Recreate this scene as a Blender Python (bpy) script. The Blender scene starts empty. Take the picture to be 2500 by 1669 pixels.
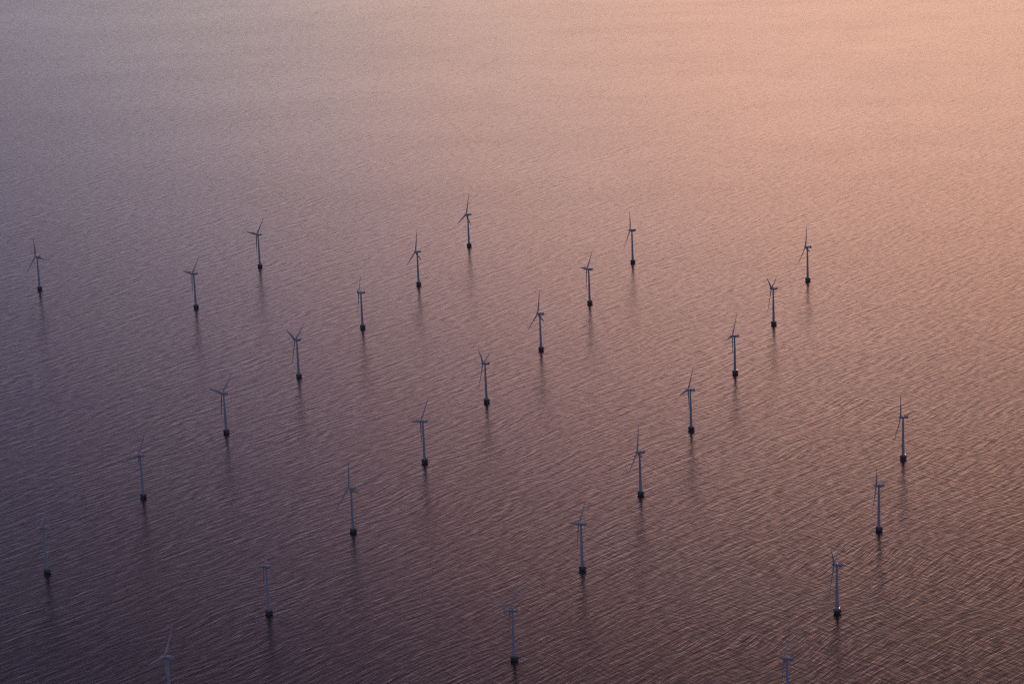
import bpy, bmesh, math, random
from mathutils import Vector, Matrix
R = math.radians
scn = bpy.context.scene
C = scn.collection
random.seed(7)

# ------------------------------------------------------------------ camera
CAM_F, CAM_PITCH, CAM_ROLL, CAM_ALT = 6681.0 / 2500 * 36.0, 15.315, 2.287, 1305.9
cd = bpy.data.cameras.new("camera")
cam = bpy.data.objects.new("camera", cd)
C.objects.link(cam)
cd.sensor_width = 36.0
cd.lens = CAM_F
cd.clip_start = 10.0
cd.clip_end = 200000.0
cam.matrix_world = (Matrix.Translation((0, 0, CAM_ALT))
                    @ Matrix.Rotation(R(90 - CAM_PITCH), 4, 'X')
                    @ Matrix.Rotation(R(-CAM_ROLL), 4, 'Z'))
scn.camera = cam
scn.view_settings.view_transform = 'Standard'
scn.view_settings.look = 'None'
scn.view_settings.gamma = 1
scn.view_settings.exposure = 0.0
scn.render.engine = 'CYCLES'
scn.cycles.use_denoising = False      # keeps the fine ripples and a photographic grain
scn.cycles.pixel_filter_type = 'BLACKMAN_HARRIS'
scn.cycles.filter_width = 1.3


# ------------------------------------------------------------------ node helpers
class NT:
    def __init__(self, tree):
        self.t = tree
        self.n = tree.nodes
        self.l = tree.links

    def new(self, kind, **kw):
        n = self.n.new(kind)
        for k, v in kw.items():
            setattr(n, k, v)
        return n

    def set(self, sock, v):
        if isinstance(v, bpy.types.NodeSocket):
            self.l.new(v, sock)
        elif v is not None:
            sock.default_value = v

    def math(self, op, a, b=None, c=None, clamp=False):
        n = self.new('ShaderNodeMath', operation=op, use_clamp=clamp)
        self.set(n.inputs[0], a)
        self.set(n.inputs[1], b)
        if c is not None:
            self.set(n.inputs[2], c)
        return n.outputs[0]

    def vec(self, op, a, b=None, s=None):
        n = self.new('ShaderNodeVectorMath', operation=op)
        self.set(n.inputs[0], a)
        if b is not None:
            self.set(n.inputs[1], b)
        if s is not None:
            self.set(n.inputs[3], s)
        return n.outputs[1] if op in ('DOT_PRODUCT', 'LENGTH') else n.outputs[0]

    def comb(self, x, y, z):
        n = self.new('ShaderNodeCombineXYZ')
        self.set(n.inputs[0], x)
        self.set(n.inputs[1], y)
        self.set(n.inputs[2], z)
        return n.outputs[0]

    def ramp(self, fac, stops, interp='EASE'):
        n = self.new('ShaderNodeValToRGB')
        cr = n.color_ramp
        cr.interpolation = interp
        while len(cr.elements) < len(stops):
            cr.elements.new(0.5)
        for e, (p, col) in zip(cr.elements, stops):
            e.position = p
            e.color = (*col, 1)
        self.set(n.inputs[0], fac)
        return n.outputs[0]


# ------------------------------------------------------------------ dusk sky
SUN_AZ, SUN_EL = 34.0, 0.4         # degrees to the right of the view, above the horizon
world = bpy.data.worlds.new("World")
scn.world = world
world.use_nodes = True
w = NT(world.node_tree)
w.n.clear()
sky = w.new('ShaderNodeTexSky', sky_type='NISHITA')
sky.sun_disc = False
sky.sun_elevation = R(SUN_EL)
sky.sun_rotation = R(SUN_AZ)
sky.altitude = 0
bg1 = w.new('ShaderNodeBackground')
w.l.new(sky.outputs[0], bg1.inputs[0])
bg1.inputs[1].default_value = 0.05
tc = w.new('ShaderNodeTexCoord')
d = tc.outputs['Generated']
sep = w.new('ShaderNodeSeparateXYZ')
w.l.new(d, sep.inputs[0])
X, Y, Z = sep.outputs
az = w.math('ARCTAN2', X, Y)                       # 0 = ahead, positive to the right
azn = w.math('MULTIPLY_ADD', az, 1 / (2 * math.pi), 0.5)
def p(deg): return 0.5 + deg / 360.0
# warm afterglow on the right, mauve then slate blue to the left and behind
GAIN = 6.0
#SKYBEGIN
SKY = {
    4: [(-180, (0.11, 0.135, 0.28)), (-60, (0.11, 0.135, 0.27)), (-30, (0.227, 0.24, 0.355)), (-18, (0.592, 0.612, 0.683)), (-11, (1.14, 1.12, 1.06)), (-5.5, (1.71, 1.58, 1.2)), (0, (1.64, 1.22, 0.978)), (5.5, (1.55, 1.02, 0.809)), (11, (1.6, 1.09, 0.906)), (20, (1.84, 1.18, 0.965)), (45, (1.48, 1, 0.901)), (80, (0.45, 0.36, 0.42)), (120, (0.11, 0.135, 0.28))],
    9: [(-180, (0.11, 0.135, 0.28)), (-60, (0.11, 0.135, 0.27)), (-30, (0.178, 0.179, 0.309)), (-18, (0.395, 0.376, 0.571)), (-11, (0.812, 0.718, 1.02)), (-5.5, (1.78, 1.39, 1.46)), (0, (3.07, 1.99, 1.46)), (5.5, (3.91, 2.16, 1.42)), (11, (3.94, 2.23, 1.47)), (20, (2.74, 1.51, 1.08)), (45, (1.33, 0.829, 0.71)), (80, (0.45, 0.36, 0.42)), (120, (0.11, 0.135, 0.28))],
    14: [(-180, (0.11, 0.135, 0.28)), (-60, (0.11, 0.135, 0.27)), (-30, (0.124, 0.122, 0.237)), (-18, (0.219, 0.186, 0.361)), (-11, (0.349, 0.243, 0.526)), (-5.5, (0.737, 0.411, 0.742)), (0, (2.1, 1.07, 1.15)), (5.5, (3.35, 1.83, 1.55)), (11, (3.2, 1.54, 1.16)), (20, (2.09, 1.03, 0.768)), (45, (1.01, 0.609, 0.508)), (80, (0.383, 0.313, 0.378)), (120, (0.11, 0.135, 0.28))],
    19: [(-180, (0.11, 0.135, 0.28)), (-60, (0.11, 0.135, 0.27)), (-30, (0.068, 0.0645, 0.139)), (-18, (0.105, 0.082, 0.176)), (-11, (0.133, 0.0819, 0.196)), (-5.5, (0.203, 0.102, 0.22)), (0, (0.393, 0.179, 0.294)), (5.5, (0.528, 0.271, 0.35)), (11, (0.556, 0.284, 0.303)), (20, (0.661, 0.339, 0.308)), (45, (0.561, 0.34, 0.303)), (80, (0.225, 0.187, 0.252)), (120, (0.11, 0.135, 0.28))],
    25: [(-180, (0.11, 0.135, 0.28)), (-60, (0.11, 0.135, 0.27)), (-30, (0.0357, 0.0346, 0.079)), (-18, (0.0568, 0.0453, 0.0957)), (-11, (0.0689, 0.0446, 0.0992)), (-5.5, (0.0854, 0.0474, 0.0962)), (0, (0.117, 0.0578, 0.101)), (5.5, (0.147, 0.0753, 0.107)), (11, (0.174, 0.0929, 0.112)), (20, (0.25, 0.138, 0.142)), (45, (0.271, 0.176, 0.175)), (80, (0.113, 0.0972, 0.147)), (120, (0.11, 0.135, 0.28))],
    33: [(-180, (0.11, 0.135, 0.28)), (-60, (0.11, 0.135, 0.27)), (-30, (0.0208, 0.022, 0.0528)), (-18, (0.0371, 0.0336, 0.0691)), (-11, (0.0492, 0.0381, 0.078)), (-5.5, (0.0603, 0.0418, 0.0769)), (0, (0.0746, 0.045, 0.0741)), (5.5, (0.093, 0.054, 0.0751)), (11, (0.113, 0.0666, 0.0821)), (20, (0.15, 0.0905, 0.1)), (45, (0.148, 0.105, 0.118)), (80, (0.0585, 0.054, 0.0924)), (120, (0.11, 0.135, 0.28))],
    50: [(-180, (0.088, 0.108, 0.224)), (-60, (0.088, 0.108, 0.216)), (-30, (0.02, 0.02, 0.0399)), (-18, (0.022, 0.0251, 0.0589)), (-11, (0.0328, 0.0337, 0.0751)), (-5.5, (0.0435, 0.0415, 0.0808)), (0, (0.0554, 0.0452, 0.0796)), (5.5, (0.0692, 0.0519, 0.0795)), (11, (0.0804, 0.0587, 0.083)), (20, (0.0934, 0.0676, 0.0901)), (45, (0.0775, 0.0641, 0.0917)), (80, (0.027, 0.0288, 0.063)), (120, (0.088, 0.108, 0.224))],
    90: [(-180, (0.055, 0.0675, 0.14)), (-60, (0.055, 0.0675, 0.135)), (-30, (0.02, 0.02, 0.0417)), (-18, (0.0207, 0.0304, 0.0691)), (-11, (0.0346, 0.0473, 0.0987)), (-5.5, (0.0504, 0.0651, 0.117)), (0, (0.0678, 0.0747, 0.121)), (5.5, (0.0848, 0.0836, 0.12)), (11, (0.0926, 0.0855, 0.117)), (20, (0.0954, 0.0839, 0.113)), (45, (0.0681, 0.0659, 0.0995)), (80, (0.0203, 0.0252, 0.0588)), (120, (0.055, 0.0675, 0.14))],
}
#SKYEND
el = w.math('ARCSINE', w.math('MINIMUM', w.math('MAXIMUM', Z, 0.0), 1.0))
col = None
prev = None
for e_, row in SKY.items():                        # one ring of sky colour per elevation, blended upwards
    ring = w.ramp(azn, [(p(a_), tuple(v / GAIN for v in c_)) for a_, c_ in row], 'LINEAR')
    if col is None:
        col = ring
    else:
        mr_ = w.new('ShaderNodeMapRange')
        w.set(mr_.inputs[0], el)
        mr_.inputs[1].default_value = R(prev)
        mr_.inputs[2].default_value = R(e_)
        mx_ = w.new('ShaderNodeMix', data_type='RGBA')
        w.set(mx_.inputs[0], mr_.outputs[0])
        w.l.new(col, mx_.inputs[6])
        w.l.new(ring, mx_.inputs[7])
        col = mx_.outputs[2]
    prev = e_
col = w.vec('MULTIPLY', col, (GAIN, GAIN, GAIN))
bg2 = w.new('ShaderNodeBackground')
w.l.new(col, bg2.inputs[0])
bg2.inputs[1].default_value = 1.0
addw = w.new('ShaderNodeAddShader')
w.l.new(bg1.outputs[0], addw.inputs[0])
w.l.new(bg2.outputs[0], addw.inputs[1])
wo = w.new('ShaderNodeOutputWorld')
w.l.new(addw.outputs[0], wo.inputs[0])

sl = bpy.data.lights.new("sun", 'SUN')
sl.energy = 0.04
sl.angle = R(4)
sl.color = (1.0, .55, .32)
sun = bpy.data.objects.new("sun", sl)
C.objects.link(sun)
sd = Vector((math.sin(R(SUN_AZ)) * math.cos(R(SUN_EL)), math.cos(R(SUN_AZ)) * math.cos(R(SUN_EL)), math.sin(R(SUN_EL))))
sun.rotation_euler = sd.to_track_quat('Z', 'Y').to_euler()


# ------------------------------------------------------------------ materials
def base_mat(name):
    m = bpy.data.materials.new(name)
    m.use_nodes = True
    t = NT(m.node_tree)
    b = m.node_tree.nodes['Principled BSDF']
    return m, t, b


def weathered(name, c1, c2, rough, scale=(1, 1, 1), bump=0.0):
    m, t, b = base_mat(name)
    geo = t.new('ShaderNodeTexCoord')
    mp = t.new('ShaderNodeMapping')
    mp.inputs['Scale'].default_value = scale
    t.l.new(geo.outputs['Object'], mp.inputs[0])
    nz = t.new('ShaderNodeTexNoise')
    nz.inputs['Scale'].default_value = 1.0
    nz.inputs['Detail'].default_value = 5
    t.l.new(mp.outputs[0], nz.inputs['Vector'])
    t.l.new(t.ramp(nz.outputs[0], [(0.3, c1), (0.7, c2)], 'LINEAR'), b.inputs['Base Color'])
    b.inputs['Roughness'].default_value = rough
    if bump:
        bp = t.new('ShaderNodeBump')
        bp.inputs['Strength'].default_value = bump
        t.l.new(nz.outputs[0], bp.inputs['Height'])
        t.l.new(bp.outputs[0], b.inputs['Normal'])
    return m


M_STEEL = weathered("painted_steel", (.40, .42, .45), (.50, .51, .53), .45, (.6, .6, .12))
M_BLADE = weathered("blade_laminate", (.42, .44, .47), (.50, .51, .53), .40, (.3, .3, .3))
M_CONC = weathered("wet_concrete", (.030, .030, .030), (.075, .072, .068), .7, (.5, .5, .9), .4)
M_DECK = weathered("deck_concrete", (.10, .10, .10), (.17, .165, .16), .8, (.8, .8, .8), .3)
M_RAIL = weathered("rail_steel", (.16, .16, .15), (.24, .24, .22), .5, (2, 2, 2))
M_DARK = weathered("dark_metal", (.04, .04, .045), (.08, .08, .085), .5, (1, 1, 1))


def lamp_mat(name, colr, strength):
    m, t, b = base_mat(name)
    b.inputs['Base Color'].default_value = (*colr, 1)
    b.inputs['Emission Color'].default_value = (*colr, 1)
    b.inputs['Emission Strength'].default_value = strength
    return m


M_RED = lamp_mat("red_lamp_lens", (1.0, .10, .08), 2.4)
M_DIM = lamp_mat("dim_red_lens", (1.0, .10, .08), 0.45)
M_OFF = weathered("unlit_red_lens", (.20, .02, .02), (.26, .03, .03), .3)
M_AMBER = lamp_mat("amber_lamp_lens", (1.0, .42, .16), 3.2)


def water_mat():
    m, t, b = base_mat("sea_water")
    geo = t.new('ShaderNodeNewGeometry')
    P = geo.outputs['Position']
    # slow drift of the wave field: bends crests and groups the waves
    wn = t.new('ShaderNodeTexNoise')
    wn.inputs['Scale'].default_value = 0.004
    wn.inputs['Detail'].default_value = 2
    t.l.new(P, wn.inputs['Vector'])
    warp = t.vec('MULTIPLY', t.vec('SUBTRACT', wn.outputs['Color'], (.5, .5, .5)), (60, 60, 0))
    P2 = t.vec('ADD', P, warp)
    gn = t.new('ShaderNodeTexNoise')
    gn.inputs['Scale'].default_value = 0.007
    gn.inputs['Detail'].default_value = 3
    t.l.new(P, gn.inputs['Vector'])
    group = t.math('MULTIPLY_ADD', gn.outputs[0], 1.5, 0.25)

    def layer(crest_deg, lam, aspect, amp, detail=1.0, rough=.5, mod=None, seed=0.0):
        a = R(crest_deg)
        c = (math.cos(a), math.sin(a), 0)
        n = (-math.sin(a), math.cos(a), 0)
        u = t.math('MULTIPLY', t.vec('DOT_PRODUCT', P2, n), 1 / lam)
        v = t.math('MULTIPLY', t.vec('DOT_PRODUCT', P2, c), 1 / (lam * aspect))
        nz = t.new('ShaderNodeTexNoise')
        nz.inputs['Scale'].default_value = 1.0
        nz.inputs['Detail'].default_value = detail
        nz.inputs['Roughness'].default_value = rough
        t.l.new(t.comb(u, v, seed), nz.inputs['Vector'])
        s = t.math('MULTIPLY', t.math('SUBTRACT', nz.outputs[0], .5), amp)
        if mod is not None:
            s = t.math('MULTIPLY', s, mod)
        return t.vec('MULTIPLY', (n), t.comb(s, s, s)), s

    mr = t.new('ShaderNodeMapRange', interpolation_type='SMOOTHSTEP')   # cross sea stronger to the east
    t.set(mr.inputs[0], t.vec('DOT_PRODUCT', P, (1, 0, 0)))
    mr.inputs[1].default_value = -400
    mr.inputs[2].default_value = 700
    mr.inputs[3].default_value = 0.25
    mr.inputs[4].default_value = 1.0
    cross = mr.outputs[0]
    # a wind sea: many long crested trains running across one another, plus irregular chop
    rnd = random.Random(11)
    pw = t.new('ShaderNodeTexNoise')
    pw.inputs['Scale'].default_value = 0.013
    pw.inputs['Detail'].default_value = 2
    t.l.new(P, pw.inputs['Vector'])
    psep = t.new('ShaderNodeSeparateXYZ')
    t.l.new(t.vec('SUBTRACT', pw.outputs['Color'], (.5, .5, .5)), psep.inputs[0])

    def train(deg, lam, amp, k):
        a = R(deg)
        n = (-math.sin(a), math.cos(a), 0)
        kk = 2 * math.pi / lam
        u = t.vec('DOT_PRODUCT', P2, tuple(c * kk for c in n))
        u = t.math('ADD', u, rnd.uniform(0, 6.28))
        u = t.math('MULTIPLY_ADD', psep.outputs[k % 3], rnd.choice((-1, 1)) * rnd.uniform(9, 15), u)
        s = t.math('MULTIPLY', t.math('SINE', u), amp)
        return t.vec('MULTIPLY', n, t.comb(s, s, s))

    tot = None
    k = 0
    for lam in (30, 20, 14, 10.5, 8.2, 6.5, 5.2, 4.2, 3.4, 2.8):
        for j in range(2):
            v = train(47 + rnd.uniform(-8, 8), lam * rnd.uniform(.88, 1.12), TRAIN * (.4 if lam > 22 else .75 if lam > 9 else .9 if lam > 5 else 1.3), k)
            tot = v if tot is None else t.vec('ADD', tot, v)
            k += 1
    tc_ = None
    for lam in (12, 9, 7.0, 5.4, 4.2, 3.3):
        v = train(-44 + rnd.uniform(-12, 12), lam, TRAIN_X, k)
        tc_ = v if tc_ is None else t.vec('ADD', tc_, v)
        k += 1
    tc_ = t.vec('MULTIPLY', tc_, t.comb(cross, cross, cross))
    tot = t.vec('ADD', tot, tc_)
    tot = t.vec('MULTIPLY', tot, t.comb(group, group, group))
    l1, s1 = layer(45, 4.4, 5.5, WAVE_A, 2.0, .65, None, 0.0)
    l2, s2 = layer(-40, 3.0, 4.0, WAVE_B, 1.0, .5, cross, 13.7)
    tot = t.vec('ADD', tot, t.vec('ADD', l1, l2))
    nrm = t.vec('NORMALIZE', t.vec('SUBTRACT', (0, 0, 1), tot))
    t.l.new(nrm, b.inputs['Normal'])
    b.inputs['Base Color'].default_value = (.003, .004, .008, 1)
    # broad slicks and ruffled patches drawn out across the wind
    sn = t.new('ShaderNodeTexNoise')
    sn.inputs['Scale'].default_value = 1.0
    sn.inputs['Detail'].default_value = 3
    t.l.new(t.vec('MULTIPLY', P, (.0011, .0026, 0)), sn.inputs['Vector'])
    t.set(b.inputs['Roughness'], t.math('MULTIPLY_ADD', t.math('SUBTRACT', sn.outputs[0], .5), .05, WATER_ROUGH))
    b.inputs['IOR'].default_value = 1.333
    return m


TRAIN, TRAIN_X, WAVE_A, WAVE_B, WATER_ROUGH = .0106, .0075, .12, .10, .22
M_WATER = water_mat()


# ------------------------------------------------------------------ mesh helpers
def finish(name, bm, mat, parent=None, smooth=True, bevel=0.0):
    me = bpy.data.meshes.new(name)
    bmesh.ops.recalc_face_normals(bm, faces=bm.faces)
    if smooth:
        for f in bm.faces:
            f.smooth = True
        for e in bm.edges:
            if len(e.link_faces) == 2 and e.calc_face_angle(0) > R(32):
                e.smooth = False
    bm.to_mesh(me)
    bm.free()
    me.materials.append(mat)
    o = bpy.data.objects.new(name, me)
    C.objects.link(o)
    if parent is not None:
        o.parent = parent
    return o


def lathe(bm, prof, seg=32, axis='Z', cx=0, cy=0):
    rings = []
    for r, z in prof:
        ring = []
        for k in range(seg):
            a = 2 * math.pi * k / seg
            x, y = r * math.cos(a), r * math.sin(a)
            if axis == 'Z':
                ring.append(bm.verts.new((cx + x, cy + y, z)))
            else:                       # around the local X axis
                ring.append(bm.verts.new((z, x, y)))
        rings.append(ring)
    for a, b in zip(rings, rings[1:]):
        for k in range(seg):
            bm.faces.new((a[k], a[(k + 1) % seg], b[(k + 1) % seg], b[k]))
    bm.faces.new(rings[0])
    bm.faces.new(list(reversed(rings[-1])))


def tube(bm, p0, p1, r, seg=8):
    p0, p1 = Vector(p0), Vector(p1)
    q = (p1 - p0).to_track_quat('Z', 'Y').to_matrix()
    ra, rb = [], []
    for k in range(seg):
        a = 2 * math.pi * k / seg
        o = q @ Vector((r * math.cos(a), r * math.sin(a), 0))
        ra.append(bm.verts.new(p0 + o))
        rb.append(bm.verts.new(p1 + o))
    for k in range(seg):
        bm.faces.new((ra[k], ra[(k + 1) % seg], rb[(k + 1) % seg], rb[k]))
    bm.faces.new(list(reversed(ra)))
    bm.faces.new(rb)


def box(bm, c, s, rot=None):
    m = Matrix.Translation(c)
    if rot is not None:
        m = m @ rot
    bmesh.ops.create_cube(bm, size=1, matrix=m @ Matrix.Diagonal((s[0], s[1], s[2], 1)))


# ------------------------------------------------------------------ the sea
bm = bmesh.new()
xs = [-40000, -20000, -6000, -2000, 2000, 6000, 20000, 40000]
ys = [-30000, -8000, 0, 2000, 4000, 6000, 9000, 20000, 50000]
vv = [[bm.verts.new((x, y, 0)) for x in xs] for y in ys]
for j in range(len(ys) - 1):
    for i in range(len(xs) - 1):
        bm.faces.new((vv[j][i], vv[j][i + 1], vv[j + 1][i + 1], vv[j + 1][i]))
sea = finish('sea', bm, M_WATER, smooth=False)
sea['kind'] = 'structure'

# ------------------------------------------------------------------ thin sea haze
HAZE = 1.4e-5
if HAZE > 0:
    bm = bmesh.new()
    bmesh.ops.create_cube(bm, size=1, matrix=Matrix.Translation((0, 10000, 652)) @ Matrix.Diagonal((84000, 84000, 1320, 1)))
    hm = bpy.data.materials.new("sea_haze")
    hm.use_nodes = True
    ht = NT(hm.node_tree)
    ht.n.clear()
    pv = ht.new('ShaderNodeVolumePrincipled')
    pv.inputs['Color'].default_value = (.80, .84, .92, 1)
    pv.inputs['Density'].default_value = HAZE
    ho = ht.new('ShaderNodeOutputMaterial')
    ht.l.new(pv.outputs[0], ho.inputs['Volume'])
    hz = finish('haze', bm, hm, smooth=False)
    hz['kind'] = 'stuff'

# ------------------------------------------------------------------ one wind turbine
HUB_Z, OVERHANG, R_BLADE, TAIL = 68.5, 3.7, 44.0, 8.4
# local frame: the nacelle axis is local X, hub towards -X, rotor turns in the local YZ plane


def make_turbine():
    t = bpy.data.objects.new('wind_turbine', None)
    t.empty_display_size = 10
    C.objects.link(t)

    # gravity foundation: shaft flaring into an ice cone shaped top with a working deck
    bm = bmesh.new()
    lathe(bm, [(4.35, -6), (4.35, 2.6), (4.6, 3.3), (4.95, 3.9), (5.0, 5.6), (4.8, 5.9)], 36)
    f = finish('foundation', bm, M_CONC, t)
    # fenders and ladder on the boat landing side
    bm = bmesh.new()
    for s in (-1, 1):
        tube(bm, (5.35, s * .9, -2), (5.35, s * .9, 6.8), .16)
        for z in (.8, 3.6, 5.4):
            tube(bm, (4.1, s * .9, z), (5.35, s * .9, z), .10)
    for k in range(18):
        tube(bm, (5.2, -.3, -1 + k * .42), (5.2, .3, -1 + k * .42), .03, 6)
    for s in (-1, 1):
        tube(bm, (5.2, s * .3, -1.2), (5.2, s * .3, 6.9), .05, 6)
    finish('boat_landing', bm, M_RAIL, f)

    bm = bmesh.new()
    lathe(bm, [(4.6, 5.903), (4.6, 6.15), (4.2, 6.55), (3.5, 7.0), (2.8, 7.5), (2.6, 7.6)], 36)
    deck = finish('deck', bm, M_DECK, t)
    bm = bmesh.new()
    n = 18
    for k in range(n):
        a0, a1 = 2 * math.pi * k / n, 2 * math.pi * (k + 1) / n
        if k == 0:
            continue
        q0 = (4.7 * math.cos(a0), 4.7 * math.sin(a0))
        q1 = (4.7 * math.cos(a1), 4.7 * math.sin(a1))
        tube(bm, (*q0, 5.8), (*q0, 7.15), .05, 6)
        for z in (6.5, 7.15):
            tube(bm, (*q0, z), (*q1, z), .04, 6)
    finish('railing', bm, M_RAIL, t)
    # davit crane
    bm = bmesh.new()
    tube(bm, (2.6, -3.2, 5.9), (2.6, -3.2, 8.9), .16)
    tube(bm, (2.6, -3.2, 8.8), (4.9, -4.4, 9.5), .11)
    tube(bm, (4.85, -4.38, 9.45), (4.85, -4.38, 8.2), .03, 6)
    finish('davit', bm, M_RAIL, t)

    # tapered tubular tower with faint flange rings
    bm = bmesh.new()
    prof = []
    z0, z1, rb, rt = 6.6, 66.7, 2.25, 1.30
    for z in (z0, 26, 26.15, 46, 46.15, z1):
        prof.append((rb + (rt - rb) * (z - z0) / (z1 - z0), z))
    out = []
    for i, (r, z) in enumerate(prof):
        out.append((r, z))
        if i in (1, 3):
            out.append((r + .05, z))
            out.append((r + .05, z + .15))
    out = sorted(set(out), key=lambda q: q[1])
    lathe(bm, out, 32)
    tw = finish('tower', bm, M_STEEL, t)
    bm = bmesh.new()
    box(bm, (2.22, 0, 8.3), (.14, .95, 2.2))
    bmesh.ops.bevel(bm, geom=bm.edges[:], offset=.04, segments=1, affect='EDGES')
    finish('door', bm, M_DARK, tw, smooth=False)

    # nacelle: rounded housing, wider in the middle, chamfered tail, roof hatch ridge and cooler
    bm = bmesh.new()
    secs = [(-1.8, 1.25, 1.30, 0.00), (-1.3, 1.55, 1.60, 0.0), (0.0, 1.9, 2.0, .05), (2.5, 1.9, 2.05, .08),
            (6.6, 1.75, 1.8, .20), (TAIL - .3, 1.35, 1.30, .35), (TAIL, 1.1, 1.05, .40)]
    rings = []
    for x, hw, hh, dz in secs:
        ring = []
        for k in range(28):
            a = 2 * math.pi * k / 28
            ca, sa = math.cos(a), math.sin(a)
            e = .55
            ring.append(bm.verts.new((x, hw * math.copysign(abs(ca) ** e, ca), HUB_Z + dz + hh * math.copysign(abs(sa) ** e, sa))))
        rings.append(ring)
    for a, b in zip(rings, rings[1:]):
        for k in range(28):
            bm.faces.new((a[k], a[(k + 1) % 28], b[(k + 1) % 28], b[k]))
    bm.faces.new(rings[0])
    bm.faces.new(list(reversed(rings[-1])))
    lathe(bm, [(1.45, 66.3), (1.6, 66.75)], 28)
    nac = finish('nacelle', bm, M_STEEL, t)
    bm = bmesh.new()
    box(bm, (6.4, 0, HUB_Z + 2.35), (1.5, 2.2, 1.0))
    bmesh.ops.bevel(bm, geom=bm.edges[:], offset=.12, segments=2, affect='EDGES')
    finish('cooler', bm, M_STEEL, nac, smooth=False)
    for s in (-1, 1):
        bm = bmesh.new()
        tube(bm, (7.6, s * .7, HUB_Z + 1.4), (7.6, s * .7, HUB_Z + 3.7), .06, 6)
        box(bm, (7.6, s * .7, HUB_Z + 3.75), (.35, .35, .18))
        finish('wind_vane' if s < 0 else 'anemometer', bm, M_DARK, nac, smooth=False)
    bm = bmesh.new()
    lathe(bm, [(.50, HUB_Z + 1.7), (.50, HUB_Z + 2.15), (.42, HUB_Z + 2.6), (.12, HUB_Z + 2.8)], 16, cx=.9)
    finish('warning_light', bm, M_OFF, nac)

    # rotor: spinner with three blades
    hubo = None
    bm = bmesh.new()
    lathe(bm, [(1.35, 1.9), (1.55, 1.0), (1.6, 0), (1.5, -1.2), (1.2, -2.3), (.75, -3.1), (.3, -3.55), (.05, -3.7)], 28, axis='X')
    for k in range(3):
        a = k * 2 * math.pi / 3
        dirv = Vector((0, -math.sin(a), math.cos(a)))
        tube(bm, dirv * .6, dirv * 2.1, 1.0, 20)
    hubo = finish('hub', bm, M_STEEL, t)
    hubo.location = (-OVERHANG, 0, HUB_Z)

    # blade: aerofoil sections lofted from round root to thin tip
    bm = bmesh.new()
    rings = []
    N = 20
    stations = [(1.6, 2.0, 1.00, 20), (3.2, 2.0, .98, 20), (5.5, 2.7, .60, 19), (9.0, 3.5, .36, 16), (14, 3.2, .28, 12),
                (20, 2.7, .23, 8), (27, 2.15, .20, 5), (34, 1.65, .18, 3), (40, 1.15, .17, 1.5), (43, .7, .16, 1), (R_BLADE, .2, .16, 1)]
    for rr, ch, th, tw_ in stations:
        ring = []
        if rr > 4:
            ch *= 1.5
            th = max(th, .32)
        ang = R(tw_ * .35)
        rnd = max(0, min(1, (th - .36) / .6))
        for k in range(N):
            a = 2 * math.pi * k / N
            # circle blended to an aerofoil
            cxp, cyp = math.cos(a) * ch / 2, math.sin(a) * ch * th / 2
            s_ = (1 - math.cos(a)) / 2
            ax_ = (s_ - .30) * ch
            ay_ = math.sin(a) * ch * th * .5 * (1.25 - .95 * s_)
            x_ = -cxp * rnd + ax_ * (1 - rnd)
            y_ = cyp * rnd + ay_ * (1 - rnd)
            # chord lies near the rotor plane (local Y), thickness along X; slight prebend forward
            px = y_ * math.cos(ang) + x_ * math.sin(ang) - .0006 * rr * rr
            py = x_ * math.cos(ang) - y_ * math.sin(ang)
            ring.append(bm.verts.new((px, py, rr)))
        rings.append(ring)
    for a, b in zip(rings, rings[1:]):
        for k in range(N):
            bm.faces.new((a[k], a[(k + 1) % N], b[(k + 1) % N], b[k]))
    bm.faces.new(rings[0])
    bm.faces.new(list(reversed(rings[-1])))
    bl0 = finish('blade', bm, M_BLADE, hubo)
    for k in (1, 2):
        b2 = bl0.copy()
        C.objects.link(b2)
        b2.rotation_euler = (-k * 2 * math.pi / 3, 0, 0)
    return t


def lampbox(t):
    bm = bmesh.new()
    ca = Vector((2.9, 2.2, 0))
    tube(bm, ca + Vector((0, 0, 6.9)), ca + Vector((0, 0, 8.3)), .08, 8)
    lathe(bm, [(.35, 8.2), (.5, 8.5), (.5, 9.1), (.3, 9.35)], 14, cx=ca.x, cy=ca.y)
    return bm


def copy_tree(o, parent=None):
    c = o.copy()
    C.objects.link(c)
    if parent is not None:
        c.parent = parent
    for ch in list(o.children):
        copy_tree(ch, c)
    return c


YAW = -19.4
GROUP = 'offshore wind turbines standing in rows in the sea'
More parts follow.
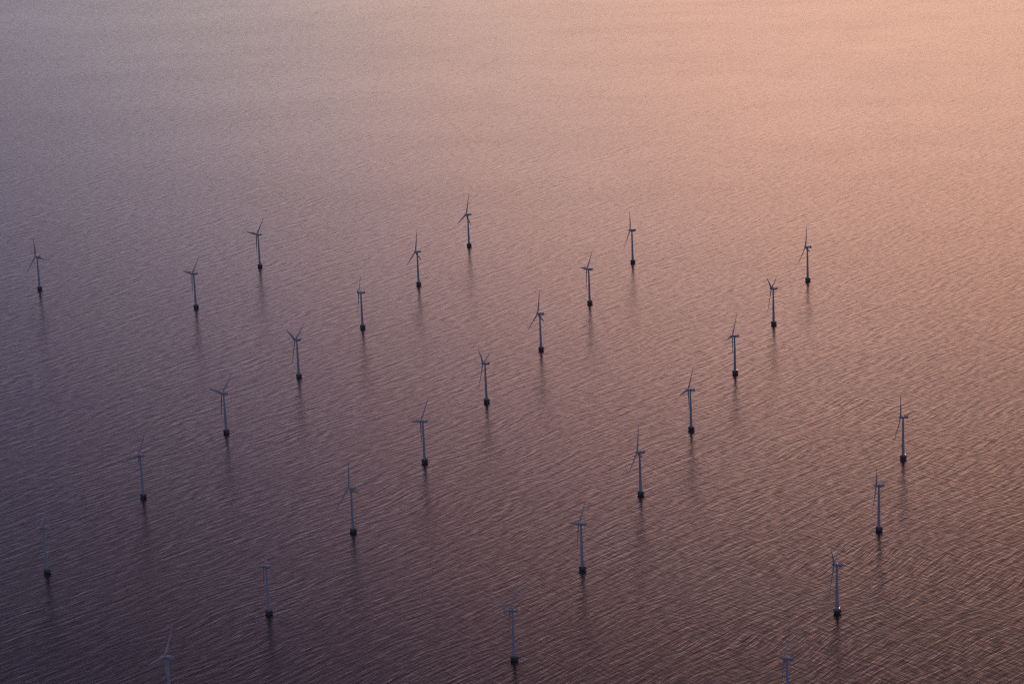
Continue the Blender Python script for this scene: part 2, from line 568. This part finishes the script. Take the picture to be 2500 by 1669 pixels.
# x, y, extra yaw, rotor angle (clockwise from upright, seen from upwind side), light, label
TURB = [
    (-938.3, 5309.7, -2.5, 110.0, 'red', 'turbine nearest the left edge in the upper half, red light on its nacelle'),
    (-606.0, 5112.6, 1.2, 50.6, 'dim', 'second turbine from the left in the farthest group, one blade flat to the left'),
    (-507.3, 5427.5, -3.3, 49.9, None, 'highest turbine in the left third, one blade flat left and one beside its tower'),
    (-276.1, 4911.9, 16.5, 51.3, None, 'turbine with one blade straight up and one straight down, looking edge on'),
    (-178.8, 5221.2, -1.7, 5.5, None, 'turbine directly below and left of the topmost one, blades like an upturned Y'),
    (-81.1, 5536.1, -4.6, 14.2, None, 'farthest turbine of all, topmost in the picture near the top centre'),
    (150.2, 5023.1, -0.4, 47.5, None, 'turbine right of centre with one blade flat left, just below the second topmost'),
    (248.4, 5335.1, -0.8, 106.4, None, 'second topmost turbine in the picture, one blade upright, right of centre'),
    (576.4, 5132.2, -4.0, 116.5, 'red', 'topmost turbine of the right quarter, red light on nacelle, one blade upright'),
    (478.3, 4819.2, -1.8, 69.3, None, 'right hand turbine with two blades raised in a narrow V'),
    (380.0, 4506.5, 0.1, 34.2, 'red+amber', 'red lit turbine next below the one with the narrow V blades'),
    (281.5, 4193.1, -2.5, 33.5, None, 'unlit turbine next below and left of the red lit one at mid right'),
    (51.3, 4708.2, -4.2, 3.8, None, 'turbine nearest the picture centre, one blade upright and two spread below'),
    (-46.5, 4395.2, 2.2, 78.8, None, 'turbine with two short raised blades, just below left of the picture centre'),
    (-374.1, 4595.5, -0.6, 66.7, None, 'turbine left of centre with two blades raised in a wide V'),
    (-472.4, 4279.5, -4.7, 55.6, None, 'turbine below left of the wide V one, long blades up right and out left'),
    (-570.0, 3960.4, -3.5, 34.1, 'dim', 'lower left turbine whose hanging blade overlaps the top of its tower'),
    (-667.2, 3639.8, 5.1, 38.9, None, 'lowest turbine beside the left edge, faint blades above the darkest water'),
    (-143.9, 4079.0, -2.3, 44.2, 'dim', 'turbine below centre with a flat left blade and a faint red light'),
    (-241.3, 3762.3, -4.7, 118.0, 'dim', 'lower left of centre turbine with one tall upright blade and faint red light'),
    (-339.7, 3443.5, 1.4, 47.3, 'dim', 'lowest complete turbine of the left half, bluish, with a faint red light'),
    (182.9, 3878.0, 0.1, 118.3, None, 'unlit lower right of centre turbine with one tall upright blade'),
    (84.7, 3563.7, -0.4, 50.8, 'dim', 'second lowest complete turbine near bottom centre, faint red light, flat left blade'),
    (-13.2, 3243.9, -0.2, 45.0, None, 'nearest complete turbine, its dark foundation close to the bottom centre edge'),
    (593.2, 4000.9, -1.9, 99.7, 'red+amber', 'rightmost turbine of all, red light above and amber light on its deck'),
    (510.8, 3678.0, 7.5, 82.9, None, 'unlit turbine second from the right, just below the rightmost one'),
    (411.7, 3362.2, 2.0, 76.0, 'red+amber', 'lowest complete turbine on the right, glowing red top light and orange deck light'),
    (313.0, 3047.2, 1.0, 55.0, 'dim', 'turbine cut off by the bottom edge on the right side'),
    (-437.3, 3131.8, 0.2, 37.7, 'dim', 'faint turbine cut off by the bottom edge on the left side'),
]
proto = make_turbine()
lamp_bm = lampbox(proto)
lamp_proto = finish('deck_light', lamp_bm, M_AMBER, None)
red_mesh = {}
for i, (x, y, dyaw, ph, light, label) in enumerate(TURB):
    t = proto if i == len(TURB) - 1 else copy_tree(proto)
    t.location = (x, y, -2.0)        # the shaft stands in the water
    t.rotation_euler = (0, 0, R(YAW + dyaw))
    t['label'] = label
    t['category'] = 'wind turbine'
    t['group'] = GROUP
    for ch in t.children:
        if ch.name.startswith('hub'):
            ch.rotation_euler = (R(-ph), R(5.8), 0)
        if ch.name.startswith('nacelle') and light:
            for g in ch.children:
                if g.name.startswith('warning_light'):
                    key = 'dim' if light == 'dim' else 'red'
                    if key not in red_mesh:
                        me = g.data.copy()
                        me.materials.clear()
                        me.materials.append(M_DIM if key == 'dim' else M_RED)
                        red_mesh[key] = me
                    g.data = red_mesh[key]
                    if key == 'red':
                        g['label'] = 'glowing red warning light on the nacelle roof'
    if light and 'amber' in light:
        l = lamp_proto.copy()
        C.objects.link(l)
        l.parent = t
        l['label'] = 'small amber light lit on the foundation deck'
bpy.data.objects.remove(lamp_proto)
